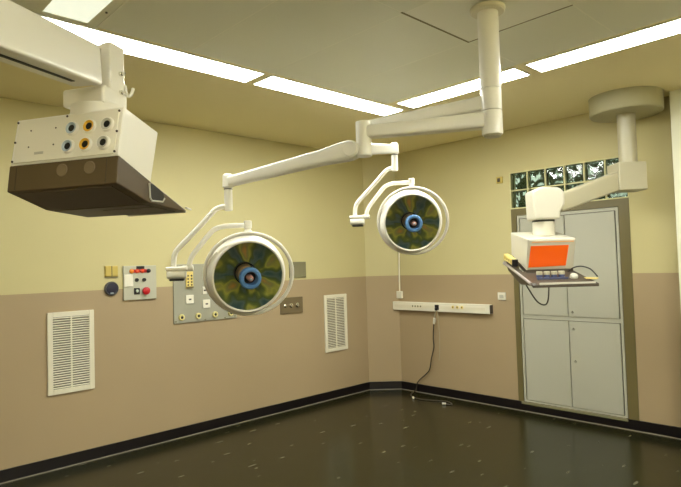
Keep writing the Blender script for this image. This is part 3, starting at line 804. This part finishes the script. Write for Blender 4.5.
# ------------------------------------------------------- fittings, left wall
def on_left(name, label, cat, x, z, group=None):
    return thing(name, label, cat, (x, YA, z), 0, group)         # local x right, -y into the room, z up
def vent(label, x0, x1, z0, z1):
    cx, cz = (x0 + x1) / 2, (z0 + z1) / 2; hx, hz = (x1 - x0) / 2, (z1 - z0) / 2
    t = on_left('air_vent', label, 'air vent', cx, cz, 'white louvred wall vents')
    fw, d = 0.040, 0.016
    m = MB()
    m.b2((-hx, -d, -hz), (-hx + fw, 0, hz), 0.003); m.b2((hx - fw, -d, -hz), (hx, 0, hz), 0.003)
    m.b2((-hx + fw, -d, hz - fw), (hx - fw, 0, hz), 0.003); m.b2((-hx + fw, -d, -hz), (hx - fw, 0, -hz + fw), 0.003)
    m.build('frame', M_VENT, t)
    m = MB(); m.b2((-hx + fw, -0.004, -hz + fw), (hx - fw, 0, hz - fw)); m.build('cavity', M_VENTD, t)
    m = MB(); n = 30; R = Matrix.Rotation(math.radians(-32), 3, 'X')
    for k in range(n):
        z = -hz + fw + (2 * hz - 2 * fw) * (k + 0.5) / n
        m.box((0, -0.009, z), (2 * hx - 2 * fw, 0.013, 0.007), R)
    m.build('louvre', M_VENT, t)
    m = MB(); m.b2((-0.006, -0.0145, -hz + fw), (0.006, -0.004, hz - fw)); m.build('centre_bar', M_VENT, t)
vent('white louvred vent low on the left wall, nearest the camera', 1.406, 1.766, 0.586, 1.238)
vent('white louvred vent on the left wall close to the far corner', 4.355, 4.712, 0.547, 1.204)

t = on_left('wall_socket', 'small yellowed double wall plate above the round dark dial', 'wall socket', 1.919, 1.553)
m = MB(); m.b2((-0.055, -0.012, -0.047), (0.055, 0, 0.047), 0.003); m.build('plate', M_YPLATE, t)
for x in (-0.027, 0.027):
    m = MB(); m.b2((x - 0.024, -0.020, -0.040), (x + 0.024, -0.011, 0.040), 0.003); m.build('rocker', M_YPLATE, t)
m = MB(); m.b2((-0.0015, -0.0215, -0.046), (0.0015, -0.01, 0.046)); m.b2((-0.055, -0.013, -0.053), (0.055, 0, -0.047)); m.build('seam', M_DGREY, t)

t = on_left('wall_dial', 'round dark blue wall dial with grey rim, left of the button panel', 'dial', 1.916, 1.406)
m = MB(); m.lathe([(0, 0), (0.060, 0), (0.060, 0.018), (0.052, 0.024), (0.047, 0.018), (0, 0.018)], axis=(0, -1, 0), seg=36); m.build('rim', mat('slate_rim', (0.09, 0.09, 0.085), 0.4), t)
m = MB(); m.lathe([(0, 0.021), (0.030, 0.020), (0.048, 0.0185)], axis=(0, -1, 0), seg=36); m.build('face', mat('navy_face', (0.022, 0.022, 0.04), 0.3), t)
m = MB(); m.b2((-0.014, -0.023, -0.044), (0.014, -0.019, -0.034), 0.002); m.build('mark', M_LBLUE, t)

t = on_left('button_panel', 'small light grey panel with indicator lamps and a red push button', 'control panel', 2.168, 1.446)
L = lambda x, z: (x - 2.168, z - 1.446)
m = MB(); m.b2((-0.150, -0.020, -0.150), (0.150, 0, 0.150), 0.004); m.build('plate', mat('pale_grey_panel', (0.48, 0.47, 0.36), 0.4), t)
m = MB(); m.b2((-0.149, -0.032, -0.030), (-0.068, -0.018, 0.075), 0.003); m.build('blank_cover', M_WHITE, t)
m = MB(); m.b2((-0.035, -0.024, 0.120), (0.038, -0.018, 0.146), 0.001); o = m.build('black_tag', M_BLACK, t)
for x, mt, lb in ((-0.079, M_ORL, 'orange lamp'), (-0.030, M_REDL, 'red lamp'), (0.016, M_REDL, 'red lamp'), (0.075, M_BLACK, 'dark lamp')):
    m = MB(); m.lathe([(0, 0.018), (0.019, 0.018), (0.018, 0.032), (0.010, 0.038), (0, 0.040)], (x, 0, 0.103), (0, -1, 0), 20); o = m.build('indicator_lamp', mt, t); o['label'] = lb
m = MB(); m.b2((-0.085, -0.022, 0.088), (0.06, -0.019, 0.118)); m.build('lamp_strip', M_RED, t)
for x in (-0.035, 0.033):
    m = MB(); m.lathe([(0, 0.018), (0.017, 0.018), (0.015, 0.036), (0, 0.037)], (x, 0, 0.024), (0, -1, 0), 18); m.build('knob', M_BLACK, t)
m = MB(); m.b2((-0.060, -0.026, -0.103), (-0.008, -0.018, -0.046), 0.002); k_ = m.build('key_switch', M_BLACK, t)
m = MB(); m.cyl((-0.032, -0.026, -0.072), (-0.032, -0.034, -0.072), 0.014, 0.012, 16, 0.002); m.build('switch_cap', mat('mint_white', (0.62, 0.70, 0.56), 0.35), k_)
m = MB(); m.lathe([(0, 0.018), (0.020, 0.018), (0.020, 0.034), (0.034, 0.036), (0.034, 0.050), (0.026, 0.056), (0, 0.058)], (0.043, 0, -0.074), (0, -1, 0), 24); o = m.build('push_button', M_RED, t); o['label'] = 'red mushroom push button'

t = on_left('gas_outlet_panel', 'wide grey wall panel with sockets and gas outlets behind the nearer lamp', 'gas panel', 2.83, 1.325)
m = MB(); m.b2((-0.345, -0.014, -0.275), (0.335, 0, 0.275), 0.003); pl = m.build('plate', M_GPANEL, t)
for (x, z) in ((-0.325, -0.255), (0.315, -0.255), (-0.02, -0.262), (0.20, -0.262)):
    m = MB(); m.cyl((x, -0.014, z), (x, -0.018, z), 0.008, 0.007, 12); m.build('screw', M_DGREY, t)
m = MB(); m.b2((-0.222, -0.032, 0.048), (-0.150, -0.013, 0.205), 0.003); ys = m.build('socket_strip', M_YELLOW, t); ys['label'] = 'yellow socket strip'
for zz in (0.165, 0.135, 0.105, 0.078):
    for xx in (-0.204, -0.168):
        m = MB(); m.cyl((xx, -0.032, zz), (xx, -0.034, zz), 0.009, 0.009, 12); m.build('socket_hole', M_BROWND, ys)
m = MB(); m.b2((-0.222, -0.0335, 0.048), (-0.150, -0.03, 0.064)); m.build('strip_base', M_BROWNP, ys)
for (x, z, sx, sz) in ((-0.184, -0.057, 0.040, 0.040), (-0.008, -0.111, 0.040, 0.040), (-0.025, 0.02, 0.022, 0.036)):
    m = MB(); m.b2((x - sx, -0.024, z - sz), (x + sx, -0.013, z + sz), 0.003); o = m.build('wall_outlet', M_WHITE, t)
    m = MB(); m.b2((x - 0.012, -0.026, z - 0.008), (x + 0.014, -0.0235, z + 0.006), 0.001); m.build('outlet_slot', M_BROWND, o)
for x in (-0.270, -0.097, 0.085, 0.262):
    m = MB(); m.lathe([(0, 0.013), (0.030, 0.013), (0.030, 0.024), (0.024, 0.030), (0.014, 0.027), (0, 0.027)], (x, 0, -0.221), (0, -1, 0), 24); o = m.build('gas_outlet', mat('pale_yellow_plastic', (0.70, 0.62, 0.26), 0.4), t)
    m = MB(); m.lathe([(0, 0.028), (0.0135, 0.028)], (x, 0, -0.221), (0, -1, 0), 18); m.build('socket_hole', M_BLACK, o)

t = on_left('wall_plate', 'plain grey-green square plate above the brown switch plate', 'wall plate', 3.975, 1.510)
m = MB(); m.b2((-0.118, -0.014, -0.088), (0.118, 0, 0.088), 0.003); m.build('plate', M_DGREY, t)
m = MB(); m.b2((-0.108, -0.016, -0.078), (0.108, -0.013, 0.078), 0.002); m.build('cover', M_DGREY, t)
t = on_left('switch_plate', 'brown wall plate with three round metal switches beside the nearer lamp', 'switch', 3.878, 1.123)
m = MB(); m.b2((-0.154, -0.014, -0.088), (0.154, 0, 0.088), 0.003); m.build('plate', M_BROWNP, t)
for x, r in ((-0.098, 0.018), (-0.015, 0.026), (0.072, 0.026)):
    m = MB(); m.lathe([(0, 0.013), (r, 0.013), (r, 0.022), (r * 0.6, 0.026), (r * 0.5, 0.036), (0, 0.038)], (x, 0, 0.0), (0, -1, 0), 20); m.build('switch_knob', M_CHROME, t)

# ------------------------------------------------------ fittings, right wall
# local x points into the room (-X of the world), y along the wall
def on_right(name, label, cat, y, z):
    return thing(name, label, cat, (XB, y, z), PI)
# in this frame +x is into the room, +y is world -y (to the right in the photo)
t = on_right('wall_trunking', 'long white horizontal cable trunking with sockets on the far right wall', 'cable trunking', 3.952, 1.027)
H = 0.680
m = MB(); m.b2((0, -H, -0.050), (0.060, H, 0.050), 0.006); body = m.build('channel', M_WHITE, t)
m = MB(); m.b2((0.0585, -H + 0.03, -0.018), (0.0625, H - 0.05, 0.018), 0.001); m.build('cover_strip', M_VENT, t)
m = MB(); m.b2((0.002, H, -0.046), (0.055, H + 0.008, 0.046), 0.002); m.build('end_cap', M_BROWND, t)
def kk(y): return -(y - 3.952)
for y in (4.315, 4.275, 4.235, 4.195):
    m = MB(); m.cyl((0.062, kk(y), 0.004), (0.066, kk(y), 0.004), 0.011, 0.010, 14); m.build('small_socket', M_DGREY, t)
m = MB(); m.b2((0.06, kk(3.985), -0.028), (0.070, kk(3.930), 0.030), 0.003); o = m.build('power_socket', M_BLACK, t); o['label'] = 'black power socket'
for y in (3.735, 3.675, 3.615):
    m = MB(); m.lathe([(0, 0.062), (0.018, 0.062), (0.018, 0.067), (0.010, 0.069), (0, 0.067)], (0, kk(y), 0.010), (1, 0, 0), 18); o = m.build('yellow_socket', M_YELLOW, t)
    m = MB(); m.cyl((0.0675, kk(y), 0.010), (0.070, kk(y), 0.010), 0.007, 0.007, 12); m.build('socket_hole', M_BROWND, o)

# power cord hanging from the trunking and lying on the floor
PC = Vector((XB - 0.07, 3.957, 1.005))
t = thing('power_cord', 'dark power cord hanging from the white trunking down onto the floor', 'cord', PC)
lp = lambda x, y, z: Vector((x, y, z)) - PC
m = MB(); m.b2((-0.022, -0.014, -0.012), (0.0, 0.014, 0.020), 0.004); m.build('wall_plug', M_BLACK, t)
m = MB(); m.tube([lp(XB - 0.082, 3.957, 0.998), lp(XB - 0.085, 3.975, 0.94), lp(XB - 0.075, 3.985, 0.90)], 0.005, 8, 5)
m.tube([lp(XB - 0.082, 3.947, 0.998), lp(XB - 0.09, 3.925, 0.92), lp(XB - 0.07, 3.93, 0.70), lp(XB - 0.055, 3.945, 0.52), lp(XB - 0.05, 3.965, 0.42)], 0.0028, 8, 6); m.build('thin_lead', M_WCORD, t)
m = MB(); m.cyl(lp(XB - 0.075, 3.985, 0.905), lp(XB - 0.07, 4.003, 0.835), 0.016, 0.012, 16, 0.003); m.build('connector', M_WHITE, t)
m = MB(); m.tube([lp(XB - 0.07, 4.003, 0.84), lp(XB - 0.06, 4.02, 0.76), lp(XB - 0.05, 4.035, 0.66), lp(XB - 0.045, 4.035, 0.56), lp(XB - 0.045, 4.075, 0.43), lp(XB - 0.04, 4.11, 0.30), lp(XB - 0.035, 4.17, 0.235), lp(XB - 0.03, 4.26, 0.165), lp(XB - 0.03, 4.31, 0.11), lp(XB - 0.035, 4.33, 0.03), lp(XB - 0.07, 4.34, 0.007), lp(XB - 0.22, 4.26, 0.007), lp(XB - 0.30, 4.10, 0.007), lp(XB - 0.26, 3.92, 0.007), lp(XB - 0.20, 3.76, 0.007), lp(XB - 0.27, 3.65, 0.007), lp(XB - 0.31, 3.70, 0.007)], 0.0068, 10, 6); m.build('cord', M_CORD, t)
m = MB(); m.cyl(lp(XB - 0.30, 4.16, 0.013), lp(XB - 0.33, 4.13, 0.013), 0.012, 0.010, 14, 0.002); m.build('floor_plug', M_WHITE, t)
m = MB(); m.cyl(lp(XB - 0.308, 3.70, 0.013), lp(XB - 0.33, 3.735, 0.013), 0.012, 0.012, 14, 0.002); m.build('cord_end', M_LGREY, t)

t = on_right('junction_box', 'small white junction box in the far corner with a cable running up', 'junction box', 4.545, 1.160)
m = MB(); m.b2((0, -0.042, -0.044), (0.038, 0.038, 0.044), 0.006); m.build('box', M_WHITE, t)
m = MB(); m.tube([(0.016, -0.004, 0.04), (0.016, -0.001, 0.30), (0.014, 0.008, 0.60), (0.014, 0.008, 0.74)], 0.009, 10, 3); m.build('cable', M_WHITE, t)

t = on_right('light_switch', 'small white square switch beside the cabinet frame, right of the trunking', 'light switch', 3.150, 1.167)
m = MB(); m.b2((0, -0.046, -0.040), (0.012, 0.046, 0.040), 0.003); m.build('plate', M_WHITE, t)
m = MB(); m.b2((0.012, -0.024, -0.018), (0.018, 0.024, 0.016), 0.003); m.build('rocker', M_LGREY, t)

t = on_right('wall_thermostat', 'tiny grey thermostat high on the right wall, left of the glass blocks', 'sensor', 3.118, 2.397)  # small wall-mounted thermostat
m = MB(); m.b2((0, -0.034, -0.034), (0.022, 0.034, 0.034), 0.004); m.build('case', M_YPLATE, t)
m = MB(); m.b2((0.021, -0.020, -0.020), (0.025, 0.012, 0.020), 0.002); m.build('cover', M_BROWND, t)

# small ceiling sensor near the left wall / far corner
# --------------------------------------------------------------- world, view
wd = bpy.data.worlds.new('world'); SC.world = wd; wd.use_nodes = True
nt = wd.node_tree; bg = nt.nodes['Background']
tc = nt.nodes.new('ShaderNodeTexCoord')
n = nt.nodes.new('ShaderNodeTexNoise'); n.inputs['Scale'].default_value = 7; n.inputs['Detail'].default_value = 3
nt.links.new(tc.outputs['Generated'], n.inputs['Vector'])
cr = nt.nodes.new('ShaderNodeValToRGB'); e = cr.color_ramp.elements
e[0].position = 0.60; e[0].color = (0.02, 0.03, 0.012, 1)
e[1].position = 0.70; e[1].color = (0.9, 1.0, 0.85, 1)
nt.links.new(n.outputs['Fac'], cr.inputs[0]); nt.links.new(cr.outputs[0], bg.inputs['Color'])
bg.inputs['Strength'].default_value = 0.6

vs = SC.view_settings
SC.display_settings.display_device = 'sRGB'
vs.view_transform = 'Standard'; vs.look = 'None'; vs.gamma = 1.0; vs.use_curve_mapping = False
vs.exposure = 0.95
